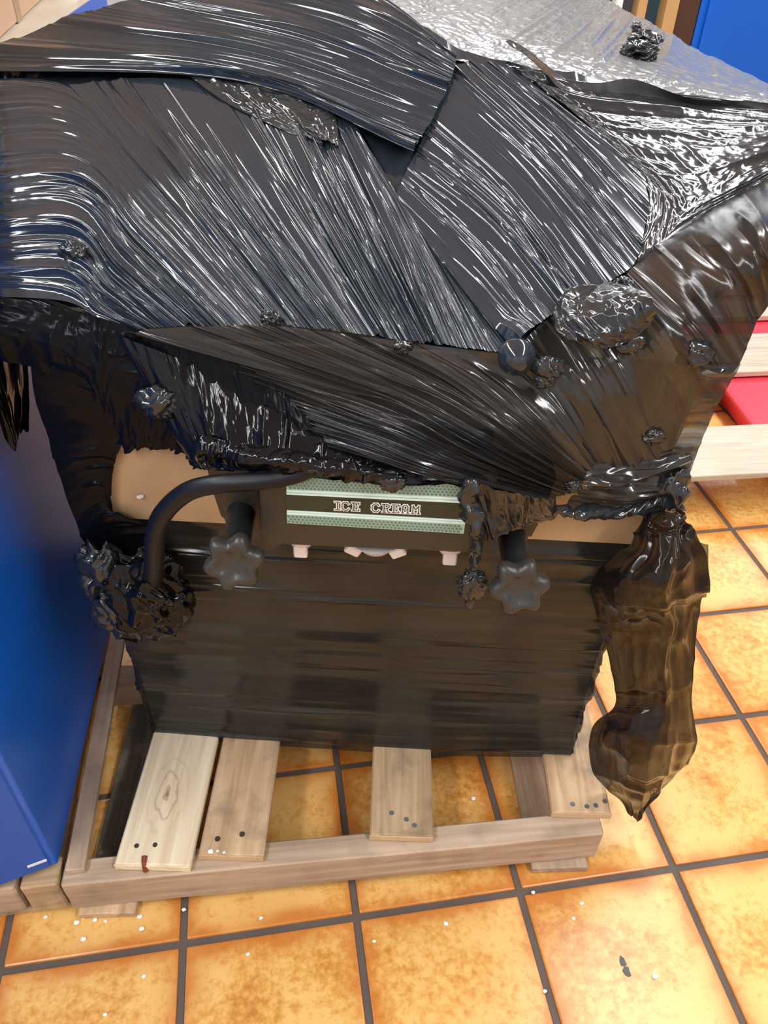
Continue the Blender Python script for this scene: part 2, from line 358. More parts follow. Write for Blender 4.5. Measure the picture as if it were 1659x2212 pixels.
    nf = len(q4); me.loops.add(nf * 4); me.loops.foreach_set('vertex_index', q4.reshape(-1).astype(np.int32))
    me.polygons.add(nf); me.polygons.foreach_set('loop_start', np.arange(0, nf * 4, 4, dtype=np.int32))
    uvl = me.uv_layers.new(name='UVMap'); UVs = np.stack([U, V * Lv], -1).reshape(-1, 2)[q4.reshape(-1)]
    uvl.data.foreach_set('uv', UVs.reshape(-1).astype(np.float32))
    me.update(); me.validate()
    return link(name, me, mat, parent, label, smooth=True)

def wad(name, center, size, mat, parent, seed=0, label=None, sub=5, amp=.4, X=FD, freq=1.5):
    """crumpled lump of film"""
    bm = bmesh.new(); bmesh.ops.create_icosphere(bm, subdivisions=sub, radius=1)
    o = Vector((seed * 7.3, seed * 1.7, seed))
    for v in bm.verts:
        p = v.co * freq + o
        q = p + noise.noise_vector(p * .6) * .8
        r1 = 1 - 2 * abs(noise.noise(q)); r2 = 1 - 2 * abs(noise.noise(q * 2.1 + Vector((5, 1, 2)))); r3 = 1 - 2 * abs(noise.noise(q * 4.3))
        s = 1 + amp * (r1 * .75 + r2 * .35 + r3 * .08 - .5)
        v.co = Vector((v.co.x * s * size[0], v.co.y * s * size[1], v.co.z * s * size[2]))
    bm.loops.layers.uv.new('UVMap')
    return from_bm(name, bm, mat, parent, label, smooth=True, matrix=basis(center, X, -FN))

def poly_prism(name, pts, off, mat, parent, label=None, bev=.0015):
    """pts 3D outline, extruded by vector off"""
    bm = bmesh.new(); vs = [bm.verts.new([float(c) for c in p]) for p in pts]; f = bm.faces.new(vs)
    r = bmesh.ops.extrude_face_region(bm, geom=[f]); ev = [g for g in r['geom'] if isinstance(g, bmesh.types.BMVert)]
    bmesh.ops.translate(bm, verts=ev, vec=Vector([float(c) for c in off]))
    if bev: bmesh.ops.bevel(bm, geom=bm.edges[:], offset=bev, segments=2, affect='EDGES')
    return from_bm(name, bm, mat, parent, label)

# ------------------------------------------------------------------ setting: floor, walls, ceiling
def struct(o): o['kind'] = 'structure'; return o
T = .30
floor = struct(box('floor', M['grout'], (-3, -3, -.06), (1, 0, 0), (0, 1, 0), (9.0, 12.0, .0555), bev=0))
bm = bmesh.new(); g = .0062
box_bm(bm, T - 2 * g, T - 2 * g, .012, c=(0, 0, -.006), bev=.0035, seg=2)
tile_me = bpy.data.meshes.new('tile'); bm.to_mesh(tile_me); bm.free(); tile_me.materials.append(M['tile'])
cells = []
for i in range(-10, 20):
    for j in range(-10, 30):
        x, y = (i + .5) * T, (j + .5) * T
        if -3 < x < 6 and -3 < y < 9:
            cells.append((math.hypot(x - .3 - max(0, y) * .25, (y - .5) * .8), i, j))
cells.sort(); near, far = cells[:290], cells[290:]
for _, i, j in near:
    o = link('tile', tile_me, None, floor); o.matrix_basis = Matrix.Translation(((i + .5) * T, (j + .5) * T, random.uniform(-.0005, 0)))
bm = bmesh.new()
for _, i, j in far: box_bm(bm, T - 2 * g, T - 2 * g, .006, c=((i + .5) * T, (j + .5) * T, -.003))
o = from_bm('far_tiles', bm, M['tile'], floor); o['kind'] = 'stuff'
struct(box('ceiling', M['ceiling'], (-3, -3, 2.95), (1, 0, 0), (0, 1, 0), (9, 12, .1), bev=0))
struct(box('wall_left', M['wall'], (-3.1, -3, -.06), (1, 0, 0), (0, 1, 0), (.1, 12, 3.1), bev=0))
struct(box('wall_right', M['wall'], (6, -3, -.06), (1, 0, 0), (0, 1, 0), (.1, 12, 3.1), bev=0))
struct(box('wall_back', M['wall'], (-3, 9, -.06), (1, 0, 0), (0, 1, 0), (9, .1, 3.1), bev=0))
struct(box('wall_front', M['wall'], (-3, -3.1, -.06), (1, 0, 0), (0, 1, 0), (9, .1, 3.1), bev=0))
for k, (x, y, e) in enumerate(LAMPS):
    side = 'left' if x < 0 else ('middle' if x < 3 else 'right')
    where = ['nearest the front wall', 'second from the front wall', 'third from the front wall', 'fourth from the front wall', 'fifth from the front wall', 'sixth from the front wall'][k % 6] if k < 12 else ['over the far pallet', 'beyond the far pallet', 'added to brighten the back wall'][k - 12]
    t = thing('ceiling_lamp', 'white twin-tube ceiling lamp in the %s row, %s' % (side, where), 'lamp', (x, y, 2.95), 'fluorescent ceiling lamps')
    bm = bmesh.new(); box_bm(bm, .2, 1.3, .04, c=(x, y, 2.925), bev=.004); from_bm('housing', bm, M['ceiling'], t)
    for s in (-.05, .05):
        bm = bmesh.new(); box_bm(bm, .035, 1.25, .02, c=(x + s, y, 2.893), bev=.004); from_bm('tube', bm, M['lamp'], t)
    ld = bpy.data.lights.new('lamp_light', 'AREA'); ld.shape = 'RECTANGLE'; ld.size = .14; ld.size_y = 1.3; ld.energy = e; ld.color = LAMP_COL
    lo = bpy.data.objects.new('lamp_light', ld); C.objects.link(lo); lo.location = (x, y, LAMP_Z)

# ------------------------------------------------------------------ main pallet
pal = thing('pallet', 'worn wooden pallet with mismatched deck boards under the black-wrapped carton', 'pallet', (.28, .45, 0))
sd = np.array([1, -.047, 0]); sd /= np.linalg.norm(sd); sn = np.array([-sd[1], sd[0], 0])
SZ = .0855
def stringer(p, L, par, mat=M['wood_stringer'], name='stringer', label=None, h=SZ - .0005, z=.0182, wd=.045):
    return box(name, mat, (p[0], p[1], z), sd, sn, (L, wd, h), par, label, bev=.003, rough=.0018)
stringer((-.19, .0785), .945, pal)
stringer((-.19 + .02, .50), .945, pal); stringer((-.19 + .04, .93), .945, pal)
bd = np.array([.178, .984, 0]); bn = np.array([bd[1], -bd[0], 0])     # deck boards' own run
def deck(px, py, W, L, mat, par, z=.104, label=None, h=.017, start=None):
    p = atz(px, py, z + h) if start is None else start
    return box('deck_board', mat, (p[0], p[1], z), bd, -bn, (L, W, h), par, label, bev=.003, rough=.0012), p
def deck_r(px1, py1, px2, py2, L, mat, z=.104, h=.017, label=None):
    """front edge from pixel 1 (left) to pixel 2 (right)"""
    a = atz(px1, py1, z + h); b = atz(px2, py2, z + h); W = abs((b - a) @ bn)
    o = box('deck_board', mat, (b[0], b[1], z), bd, -bn, (L, W, h), pal, label, bev=.003, rough=.0012)
    # rough sawn end face
    e = box('sawn_end', M['end_grain'] if mat is not M['wood_pine'] else M['wood_pine'], (b[0] - bd[0] * .0015, b[1] - bd[1] * .0015, z + .001), bd, -bn, (.002, W, h - .002), o, None, bev=.0005)
    return o, a, b, W
b1 = deck_r(250, 1853, 410, 1872, .86, M['wood_pine'], label='new pale pine board with a knot and a rusty nail')
b2 = deck_r(428, 1845, 568, 1850, .86, M['wood_tan'], label='tan board beside the pale pine board')
b3 = deck_r(798, 1800, 936, 1808, .84, M['wood_old'], label='brown weathered board in the middle of the pallet')
b4 = deck_r(1194, 1766, 1322, 1758, .84, M['wood_tan'], label='tan board at the right end of the pallet')
def nail(px, py, z, r, mat, par, name='nail_head'):
    p = atz(px, py, z); bm = bmesh.new(); bmesh.ops.create_cone(bm, cap_ends=True, segments=12, radius1=r, radius2=r * .9, depth=.0016)
    return from_bm(name, bm, mat, par, None, matrix=Matrix.Translation((p[0], p[1], z + .0006)))
for px, py in ((295, 1827), (335, 1825)): nail(px, py, .1215, .0042, M['nail'], b1[0])
for px, py in ((470, 1812), (523, 1802)): nail(px, py, .1215, .005, M['nail'], b2[0])
for px, py in ((846, 1756), (878, 1770), (895, 1783)): nail(px, py, .1215, .0045, M['nail_grey'], b3[0])
for px, py in ((1237, 1737), (1268, 1742), (1287, 1740), (1307, 1731)): nail(px, py, .1215, .0045, M['nail_grey'], b4[0])
p = atz(312, 1862, .119); tube('rusty_nail', [p + [0, .008, .003], p + [0, -.004, .001], p + [.001, -.006, -.014]], [.005, .004, .006], M['rust'], b1[0])
for px, py in ((170, 1843), (218, 1843)): nail(px, py, .1035, .004, M['nail'], pal)
# narrow board against the blue cabinet, bottom boards
box('deck_board', M['wood_stringer'], (-.15, .095, .1035), (.03, 1, 0), (-1, .03, 0), (.95, .032, .016), pal, 'narrow brown board beside the blue cabinet', bev=.002, rough=.001)
def bottom(x, y, W, L, mat, label=None):
    return box('bottom_board', mat, (x + W, y, .0008), (.11, .994, 0), (-.994, .11, 0), (L, W, .0168), pal, label, bev=.002, rough=.001)
bottom(-.166, .132, .098, .86, M['wood_dark'], 'dark grey-stained bottom board')
bottom(-.180, .056, .098, .07, M['wood_tan'])
bottom(.63, .018, .105, .95, M['wood_stringer'])

# ------------------------------------------------------------------ cabinet pallet and blue cabinet
pal2 = thing('pallet', 'wooden pallet carrying the blue cabinet', 'pallet', (-.6, .6, 0))
for yy, L in ((.083, .7), (.55, .7), (1.1, .7)):
    box('stringer', M['wood_stringer'], (-.90, yy + .028, .0182), (1, -.04, 0), (.04, 1, 0), (L - .065, .045, .085), pal2, None, bev=.003, rough=.0015)
box('block', M['wood_old'], (-.255, .082, .0182), (1, -.02, 0), (.02, 1, 0), (.06, .05, .088), pal2, 'short grey end block', bev=.003, rough=.002)
for xx in (-.885, -.6, -.315):
    box('deck_board', M['wood_old'], (xx + .1, .112, .1075), (0, 1, 0), (-1, 0, 0), (1.1, .1, .013), pal2, None, bev=.002)
    box('bottom_board', M['wood_old'], (xx + .1, .09, .0008), (0, 1, 0), (-1, 0, 0), (1.1, .1, .0168), pal2, None, bev=.002)
cab = thing('blue_cabinet', 'tall glossy blue cabinet standing on a pallet left of the wrapped carton', 'cabinet', (-.5, .8, .121))
cx = np.array([.0497, .9988, 0]); cn = np.array([.9988, -.0497, 0])
c0 = np.array([-.194, .1076, .1212])
o = box('side_panel', M['blue'], c0 - cn * .02, cx, -cn * -1 if False else np.array([-.9988, .0497, 0]), (1.75, .02, 1.055), cab, None, bev=.002)
o.matrix_basis = basis(c0, cx, -cn)
fd = np.array([-.965, -.26, 0])
bm = bmesh.new(); box_bm(bm, .69, .02, 1.055, c=(.345, .01, .5275), bev=.003)
from_bm('front_panel', bm, M['blue_front'], cab, None, matrix=basis(c0 + np.array([-.02, -.001, 0]), -fd * -1, np.cross(ZUP, fd)) if False else basis(c0 + fd * .70, -fd, np.array([-.26, .965, 0]) * [1, 1, 0]))
bm = bmesh.new(); P4 = [c0 + cx * 1.75, c0 + cx * 1.75 - cn * .72, c0 - cn * .70 + cx * .02, c0 + cx * .0]
vs = [bm.verts.new((q[0], q[1], 1.1764)) for q in P4]; f = bm.faces.new(vs); r = bmesh.ops.extrude_face_region(bm, geom=[f])
bmesh.ops.translate(bm, verts=[g_ for g_ in r['geom'] if isinstance(g_, bmesh.types.BMVert)], vec=(0, 0, .012)); from_bm('top_panel', bm, M['cream'], cab, 'dusty cream top')
fnv = np.array([.26, -.965, 0]); fnv /= np.linalg.norm(fnv); p = atp(102, 1860, c0 + fnv * .0015, fnv)
box('sticker', M['white_print'], p, fd, ZUP, (.03, .006, .001), cab, 'thin white sticker near the bottom corner', bev=0)
# carton standing on the cabinet
kx = atz(-60, 141, 1.19); ky = atz(92, 0, 1.19); dirb = (ky - kx); L = np.linalg.norm(dirb); dirb /= L
nb = np.array([-dirb[1], dirb[0], 0])
kb = thing('cardboard_box', 'plain tan cardboard box standing on top of the blue cabinet', 'box', kx + nb * .2)
box('body', M['kraft2'], kx, dirb, nb, (L + .12, .34, .32), kb, None, bev=.003)
q = kx + dirb * .24
box('tape', M['wood_brown'] if False else plain('brown_tape', (.36, .22, .12), .4), kx + dirb * (L * .55) - nb * .0012, dirb, nb, (.05, .002, .32), kb, 'brown parcel tape', bev=0)

# ------------------------------------------------------------------ cartons
Lc = .82
cl = thing('carton', 'tan cardboard carton wrapped in black film on the deck boards, lower of two', 'box', FP(.41, -.35, .1215))
def fbox(name, a0, a1, o0, o1, z0, z1, mat, par, label=None, bev=.002):
    """box in carton coordinates: along a, depth from outward offset o0 (front) back to o1"""
    bm = bmesh.new(); box_bm(bm, a1 - a0, abs(o0 - o1), z1 - z0, c=((a1 - a0) / 2, abs(o0 - o1) / 2, (z1 - z0) / 2), bev=bev)
    return from_bm(name, bm, mat, par, label, matrix=basis(FP(a0, o0, z0), FD, -FN))
fbox('body', .008, Lc - .008, -.016, -.62, .1225, .672, M['kraft'], cl)
fbox('lid_flap', .012, Lc / 2 - .002, -.018, -.618, .6725, .675, M['kraft'], cl); fbox('lid_flap', Lc / 2 + .002, Lc - .012, -.018, -.618, .6725, .675, M['kraft'], cl)
cu = thing('carton', 'tan cardboard carton under torn black film behind the sign, upper of two', 'box', FP(.41, -.35, .68))
fbox('front_panel', 0, Lc, 0, -.006, .678, .975, M['kraft'], cu)
fbox('side_panel', 0, .006, -.0065, -.62, .678, .975, M['kraft'], cu); fbox('side_panel', Lc - .006, Lc, -.0065, -.62, .678, .975, M['kraft'], cu)
fbox('bottom_panel', .0065, Lc - .0065, -.007, -.62, .678, .684, M['kraft'], cu)
fbox('top_panel', .0065, Lc - .0065, -.007, -.62, .955, .961, M['kraft'], cu)

# ------------------------------------------------------------------ ice cream machine head
mc = thing('ice_cream_machine', 'black ice cream machine head with a silver-green sign and two star knobs', 'ice cream machine', FP(.45, .05, .70))
def along(px, py, off): p = S(px, py, 'F', off); return (p - F0) @ FD, p[2]
def outline(pts, off, depth, name, mat, par, label=None, bev=.003):
    return poly_prism(name, [S(x, y, 'F', off) for x, y in pts], -FN * depth, mat, par, label, bev)
outline([(556, 1000), (1075, 1022), (1062, 1178), (1055, 1207), (1030, 1206), (1018, 1196), (600, 1178), (596, 1192), (572, 1190), (563, 1168)], .10, .098, 'housing', M['black_plastic'], mc)
outline([(440, 995), (565, 1000), (572, 1155), (500, 1146), (478, 1128), (455, 1060)], .055, .053, 'side_wing', M['black_plastic'], mc, bev=.006)
outline([(1050, 1015), (1205, 1030), (1195, 1060), (1165, 1135), (1145, 1172), (1060, 1170)], .055, .053, 'side_wing', M['black_plastic'], mc, bev=.006)
# sign
so = .1025
sg = outline([(618, 1022), (1016, 1038), (1002, 1153), (620, 1130)], so, .002, 'sign', M['silver'], mc, 'silver-green sign reading ICE CREAM', bev=0)
def quad(x0, x1, t0, t1):   # position on the sign: s 0..1 along, t 0..1 down
    A, B, Cc, D = [np.array(q, float) for q in ((618, 1022), (1016, 1038), (1002, 1153), (620, 1130))]
    f = lambda s, t: (A * (1 - s) + B * s) * (1 - t) + (D * (1 - s) + Cc * s) * t
    return [tuple(f(s, t)) for s, t in ((x0, t0), (x1, t0), (x1, t1), (x0, t1))]
outline(quad(0, 1, .44, .735), so + .0008, .0008, 'sign_band', M['sign_dark'], sg, 'dark green band', bev=0)
for t0, t1 in ((.335, .375), (.395, .43), (.745, .775), (.79, .825)): outline(quad(0, 1, t0, t1), so + .0008, .0008, 'sign_line', M['silver_bright'], sg, None, bev=0)
bm = bmesh.new()
for (t0, t1, rows) in ((.0, .32, 6), (.84, .995, 3)):
    for r_ in range(rows):
        for k in range(44):
            s = (k + .5 + .5 * (r_ % 2)) / 45; t = t0 + (t1 - t0) * (r_ + .5) / rows
            cxy = np.mean(np.array(quad(s, s, t, t)), axis=0)
            cc = S(cxy[0], cxy[1], 'F', so + .0006)
            vs = [bm.verts.new(cc + FD * .0021 * math.cos(a * math.pi / 3 + math.pi / 6) + ZUP * .0021 * math.sin(a * math.pi / 3 + math.pi / 6)) for a in range(6)]
            bm.faces.new(vs)
o = from_bm('honeycomb_print', bm, M['hex_dark'], sg); o['kind'] = 'stuff'
# lettering: outlined slab capitals
LET = {'I': [((0, 0), (3, 0)), ((1.5, 0), (1.5, 6)), ((0, 6), (3, 6))],
       'C': [((4, 1.3), (3, 0)), ((3, 0), (1.2, 0)), ((1.2, 0), (0, 1.5)), ((0, 1.5), (0, 4.5)), ((0, 4.5), (1.2, 6)), ((1.2, 6), (3, 6)), ((3, 6), (4, 4.7))],
       'E': [((0, 0), (4, 0)), ((1, 0), (1, 6)), ((0, 6), (4, 6)), ((1, 3), (3.2, 3)), ((4, 0), (4, 1)), ((4, 6), (4, 5))],
       'R': [((0, 0), (2, 0)), ((1, 0), (1, 6)), ((0, 6), (3, 6)), ((3, 6), (4, 5.2)), ((4, 5.2), (4, 3.8)), ((4, 3.8), (3, 3)), ((3, 3), (1, 3)), ((2.6, 3), (3.6, 0)), ((3.4, 0), (4.6, 0))],
       'A': [((0, 0), (1.4, 0)), ((.7, 0), (.7, 5)), ((.7, 5), (1.5, 6)), ((1.5, 6), (3, 6)), ((3, 6), (3.8, 5)), ((3.8, 5), (3.8, 0)), ((3.1, 0), (4.5, 0)), ((.7, 2.6), (3.8, 2.6))],
       'M': [((0, 0), (1.4, 0)), ((.7, 0), (.7, 6)), ((.7, 6), (2.4, 3)), ((2.4, 3), (4.1, 6)), ((4.1, 6), (4.1, 0)), ((3.4, 0), (4.8, 0))]}
def letter(ch, px, py, h, parent):
    base = S(px, py, 'F', so + .001); u = h / 6; Xd = FD; 
    tilt = S(1009, 1095, 'F', so) - S(619, 1076, 'F', so); Xd = tilt / np.linalg.norm(tilt)
    for nm, wd, o_, mat in (('letter', 1.9, .0006, M['sign_white']), ('letter_core', .55, .0011, M['sign_dark'])):
        bm = bmesh.new()
        for (a, b) in LET[ch]:
            a = np.array(a, float); b = np.array(b, float); t = (b - a) / np.linalg.norm(b - a); nn = np.array([-t[1], t[0]]); e = wd / 2 * .9
            if nm == 'letter_core': e = wd / 2
            vs = []
            for q in (a - t * e - nn * wd / 2, b + t * e - nn * wd / 2, b + t * e + nn * wd / 2, a - t * e + nn * wd / 2):
                vs.append(bm.verts.new(base + Xd * q[0] * u + ZUP * q[1] * u + FN * (o_ + .00005 * random.random())))
            bm.faces.new(vs)
        if nm == 'letter': root = from_bm(nm, bm, mat, parent)
        else: from_bm(nm, bm, mat, parent)
lx = [('I', 724), ('C', 739), ('E', 761), ('C', 804), ('R', 826), ('E', 847), ('A', 867), ('M', 889)]
for ch, px in lx: letter(ch, px, 1100 + (px - 724) * .05, .0125, sg)
# knobs
def knob(px, py, off, rx, ry, par):
    ctr = S(px, py, 'F', off); root = S(rx, ry, 'F', .055); root = np.array([root[0], root[1], ctr[2] + .001])
    ax = ctr - root; ax[2] = 0; L = np.linalg.norm(ax); ax = ax / L
    kb = bmesh.new(); seg = 72; prof = [(.0, -.5), (.72, -.5), (.95, -.42), (1.0, -.25), (1.0, .18), (.93, .40), (.80, .48), (.62, .44), (.5, .34), (.30, .30), (0, .30)]
    X = np.cross(ax, ZUP); X /= np.linalg.norm(X); tilt = .28
    Zl = ZUP * math.cos(tilt) - ax * math.sin(tilt); Al = ax * math.cos(tilt) + ZUP * math.sin(tilt)
    rings = []
    for r_, hh in prof:
        ring = []
        for k in range(seg):
            a = k / seg * 2 * math.pi
            lobe = 1 + .15 * math.cos(6 * a + 1.2) * (r_ > .55) ; rad = .0345 * r_ * lobe
            ring.append(kb.verts.new(ctr + X * rad * math.cos(a) + Zl * rad * math.sin(a) + Al * hh * .026))
        rings.append(ring)
    for i in range(len(rings) - 1):
        for k in range(seg): kb.faces.new((rings[i][k], rings[i][(k + 1) % seg], rings[i + 1][(k + 1) % seg], rings[i + 1][k]))
    bmesh.ops.remove_doubles(kb, verts=kb.verts[:], dist=1e-5)
    kn = from_bm('star_knob', kb, M['knob'], par, 'dark grey six-lobed star knob', smooth=True)
    tube('knob_stem', [root - ax * .004, root + ax * L * .3, root + ax * L * .6, ctr - Al * .012], [.019, .0185, .0175, .022], M['knob_dark'], kn, seg=24)
knob(506, 1213, .15, 522, 1112, mc); knob(1121, 1266, .15, 1106, 1152, mc)
# white nozzles under the head
def nozzle(px, py, wpx, kind):
    c = S(px, py + 8, 'F', .06); r_ = wpx * .00078 / 2
    bm = bmesh.new(); bmesh.ops.create_cone(bm, cap_ends=True, segments=28, radius1=r_ * .6, radius2=r_, depth=.018, matrix=Matrix.Translation((c[0], c[1], c[2] + .006)))
    nz = from_bm('nozzle', bm, M['nozzle'], mc, 'white nozzle', smooth=False)
    if kind == 0:
        bm = bmesh.new(); box_bm(bm, .019, .012, .02, c=(0, 0, 0), bev=.002); from_bm('tab', bm, M['nozzle'], nz, None, matrix=basis(c + FN * r_ * .55 - ZUP * .006, FD, -FN))
    else:
        for s in (-1, 1):
            bm = bmesh.new(); box_bm(bm, .022, .012, .015, c=(0, 0, 0), bev=.002); from_bm('tab', bm, M['nozzle'], nz, None, matrix=basis(c + FD * s * r_ * .85 + FN * .012 - ZUP * .0, FD * math.cos(.5 * s) - ZUP * math.sin(.5 * s) * -1, -FN))
nozzle(652, 1160, 62, 0); nozzle(812, 1168, 92, 1); nozzle(972, 1176, 62, 0)
# thick black hose
hp = [(700, 1002, .10), (630, 1028, .11), (545, 1040, .115), (460, 1047, .115), (400, 1065, .11), (352, 1110, .10), (335, 1160, .09), (333, 1215, .08), (330, 1270, .07)]
tube('hose', [S(x, y, 'F', o_) for x, y, o_ in hp], [.010, .011, .0115, .012, .0125, .013, .0135, .014, .014], M['black_rubber'], mc, 'thick black hose curving down', seg=18)

# ------------------------------------------------------------------ stretch film
fm = thing('stretch_film', 'glossy black stretch film pulled over the whole load and torn open around the sign', 'plastic film', FP(.41, .0, .68))
XL = -110
# continuous sheet under the crossing bands
patch('film_sheet', [[(XL, 150, 'T', -.012), (0, 112, 'T', -.012), (200, 40, 'T', -.012), (500, -20, 'T', -.012), (800, 5, 'T', -.012), (1000, 105, 'T', -.012), (1260, 168, 'T', -.014), (1740, 238, 'T', -.014)],
                     [(XL, 420, 'T', -.01), (50, 420, 'T', -.01), (300, 400, 'T', -.01), (600, 400, 'T', -.01), (850, 430, 'T', -.01), (1050, 420, 'T', -.01), (1300, 420, 'T', -.012), (1740, 330, 'T', -.012)],
                     [(XL, 640, 'T', -.006), (100, 690, 'T', -.008), (350, 702, 'T', -.006), (600, 700, 'T', -.006), (850, 730, 'T', -.006), (1090, 755, 'T', -.006), (1345, 600, 'T', -.008), (1740, 352, 'T', -.008)]],
      M['film'], fm, nu=300, nv=120, n=60, w=(.004, .01), amp=.003, seed=10, wave=.004, lift=0, label='inner layer of film under the crossing bands')
# main fan on the sloping top
bT = lambda x, y, a, s: (S(x, y, 'T'), a, s)
patch('film_sheet', [[(150, 185, 'T'), (300, 172, 'T'), (450, 175, 'T'), (600, 186, 'T'), (705, 200, 'T'), (775, 290, 'T'), (850, 440, 'T')],
                     [(370, 440, 'T', .006), (500, 445, 'T', .006), (625, 455, 'T', .006), (745, 470, 'T', .006), (840, 480, 'T', .006), (915, 530, 'T', .006), (985, 610, 'T', .006)],
                     [(588, 705, 'T'), (700, 715, 'T'), (800, 728, 'T'), (890, 742, 'T'), (960, 748, 'T'), (1030, 757, 'T'), (1110, 764, 'T')]],
      M['film'], fm, nu=1100, nv=110, n=260, w=(.0012, .0038), amp=.0028, seed=11, wave=.0014, vr=(.5, 1.3))
# fan right of the bright crease
patch('film_sheet', [[(845, 445, 'T'), (875, 380, 'T'), (910, 310, 'T'), (945, 230, 'T'), (972, 152, 'T'), (1040, 140, 'T'), (1105, 150, 'T')],
                     [(975, 600, 'T', .004), (1030, 520, 'T', .004), (1080, 455, 'T', .004), (1130, 400, 'T', .004), (1180, 350, 'T', .004), (1225, 300, 'T', .004), (1260, 270, 'T', .004)],
                     [(1110, 764, 'T'), (1170, 700, 'T'), (1235, 655, 'T'), (1300, 620, 'T'), (1370, 570, 'T'), (1395, 480, 'T'), (1420, 400, 'T')]],
      M['film'], fm, nu=1000, nv=100, n=140, w=(.0012, .0036), amp=.0024, seed=22, wave=.001, lift=.003, vr=(.3, 1.0),
      bumps=[(S(1115, 745, 'T'), .02, .03)])
# sweeping band over the far left top, ending at the apex
patch('film_sheet', [[(760, -40, 'T'), (560, -30, 'T'), (380, -12, 'T'), (290, 3, 'T', -.004), (200, 32, 'T', -.006), (90, 70, 'T', -.006), (0, 108, 'T', -.004), (-100, 160, 'T')],
                     [(870, 30, 'T', .01), (790, 40, 'T', .012), (720, 58, 'T', .013), (655, 80, 'T', .013), (600, 104, 'T', .012), (550, 130, 'T', .01), (520, 155, 'T', .008), (510, 182, 'T', .005)],
                     [(985, 132, 'T', .006), (982, 150, 'T', .006), (975, 175, 'T', .006), (965, 200, 'T', .006), (950, 230, 'T', .006), (935, 262, 'T', .006), (915, 298, 'T', .006), (893, 335, 'T', .006)]],
      M['film'], fm, nu=760, nv=120, n=120, w=(.002, .007), amp=.0048, seed=33, wave=.003, lift=.006, vr=(.5, 1.3))
# left sheet whose folds bend over the near edge
patch('film_sheet', [[(XL, 175, 'T'), (XL, 250, 'T'), (XL, 330, 'T'), (XL, 410, 'T'), (XL, 490, 'T'), (XL, 560, 'T'), (XL, 640, 'T', .004)],
                     [(150, 190, 'T'), (150, 250, 'T'), (160, 320, 'T'), (160, 390, 'T', .006), (150, 460, 'T', .008), (140, 540, 'T', .008), (130, 650, 'T', .006)],
                     [(360, 420, 'T', .004), (340, 440, 'T', .004), (320, 480, 'T', .005), (300, 520, 'T', .006), (270, 570, 'T', .006), (240, 625, 'T', .006), (215, 690, 'T', .006)],
                     [(600, 705, 'T'), (570, 706, 'T'), (530, 706, 'T'), (480, 706, 'T'), (420, 706, 'T'), (350, 708, 'T'), (290, 715, 'T')]],
      M['film'], fm, nu=900, nv=130, n=230, w=(.0013, .0042), amp=.003, seed=44, wave=.0016, lift=.001, crinkle=.0002, cscale=90, vr=(.3, .9))
# small dark pocket between the bands
patch('film_sheet', [[(400, 165, 'T'), (500, 165, 'T'), (600, 175, 'T'), (700, 195, 'T')], [(500, 235, 'T'), (580, 245, 'T'), (640, 260, 'T'), (725, 260, 'T')], [(690, 325, 'T'), (705, 330, 'T'), (720, 335, 'T'), (735, 340, 'T')]],
      M['film_crinkle'], fm, nu=180, nv=120, n=14, amp=.004, seed=55, wave=.006, lift=.006, crinkle=.004, cscale=45, jag=.15)
# sweeping lower band across the front, gathered at the right
patch('film_sheet', [[(XL, 655, 'T', .012), (XL, 615, 'T', .006), (150, 655, 'T', .006), (290, 708, 'T', .005), (440, 706, 'T', .004), (590, 704, 'T', .004), (790, 727, 'T', .004), (955, 748, 'T', .004), (1110, 766, 'T', .004)],
                     [(560, 915, 'F', .03), (600, 890, 'F', .03), (680, 870, 'F', .03), (745, 852, 'F', .026), (810, 838, 'F', .024), (870, 826, 'F', .022), (960, 815, 'F', .02), (1060, 822, 'F', .02), (1185, 838, 'F', .018)],
                     [(850, 1005, 'F', .115), (880, 988, 'F', .112), (930, 968, 'F', .104), (975, 952, 'F', .095), (1020, 942, 'F', .085), (1060, 932, 'F', .074), (1110, 926, 'F', .06), (1170, 924, 'F', .05), (1240, 918, 'F', .035)],
                     [(1185, 1088, 'F', .07), (1195, 1078, 'F', .07), (1208, 1068, 'F', .065), (1222, 1058, 'F', .06), (1236, 1052, 'F', .055), (1246, 1046, 'F', .05), (1256, 1036, 'F', .04), (1268, 1018, 'F', .035), (1290, 990, 'F', .03)]],
      M['film_thin'], fm, nu=700, nv=130, n=150, w=(.0016, .005), amp=.0042, seed=66, wave=.003, lift=.003, vr=(.5, 1.3))
# right front sheet
patch('film_sheet', [[(1105, 762, 'T'), (1180, 690, 'T'), (1260, 640, 'T'), (1350, 600, 'T')],
                     [(1200, 880, 'F', .02), (1290, 830, 'F', .02), (1370, 780, 'F', .022), (1440, 700, 'F', .03)],
                     [(1268, 1030, 'F', .03), (1380, 1010, 'F', .016), (1460, 960, 'F', .012), (1515, 780, 'F', .008)]],
      M['film_thin'], fm, nu=480, nv=90, n=70, w=(.002, .007), amp=.0025, seed=77, wave=.005, lift=.003)
# horizontal folds low on the right front
patch('film_sheet', [[(1222, 1092, 'F', .05), (1228, 1070, 'F', .05), (1250, 1040, 'F', .04), (1270, 1000, 'F', .03)],
                     [(1340, 1108, 'F', .02), (1345, 1080, 'F', .02), (1350, 1040, 'F', .02), (1360, 990, 'F', .018)],
                     [(1462, 1092, 'F', .006), (1470, 1060, 'F', .006), (1480, 1020, 'F', .006), (1495, 960, 'F', .006)]],
      M['film_thin'], fm, nu=200, nv=90, n=50, w=(.002, .006), amp=.005, seed=78, wave=.005, lift=.004)
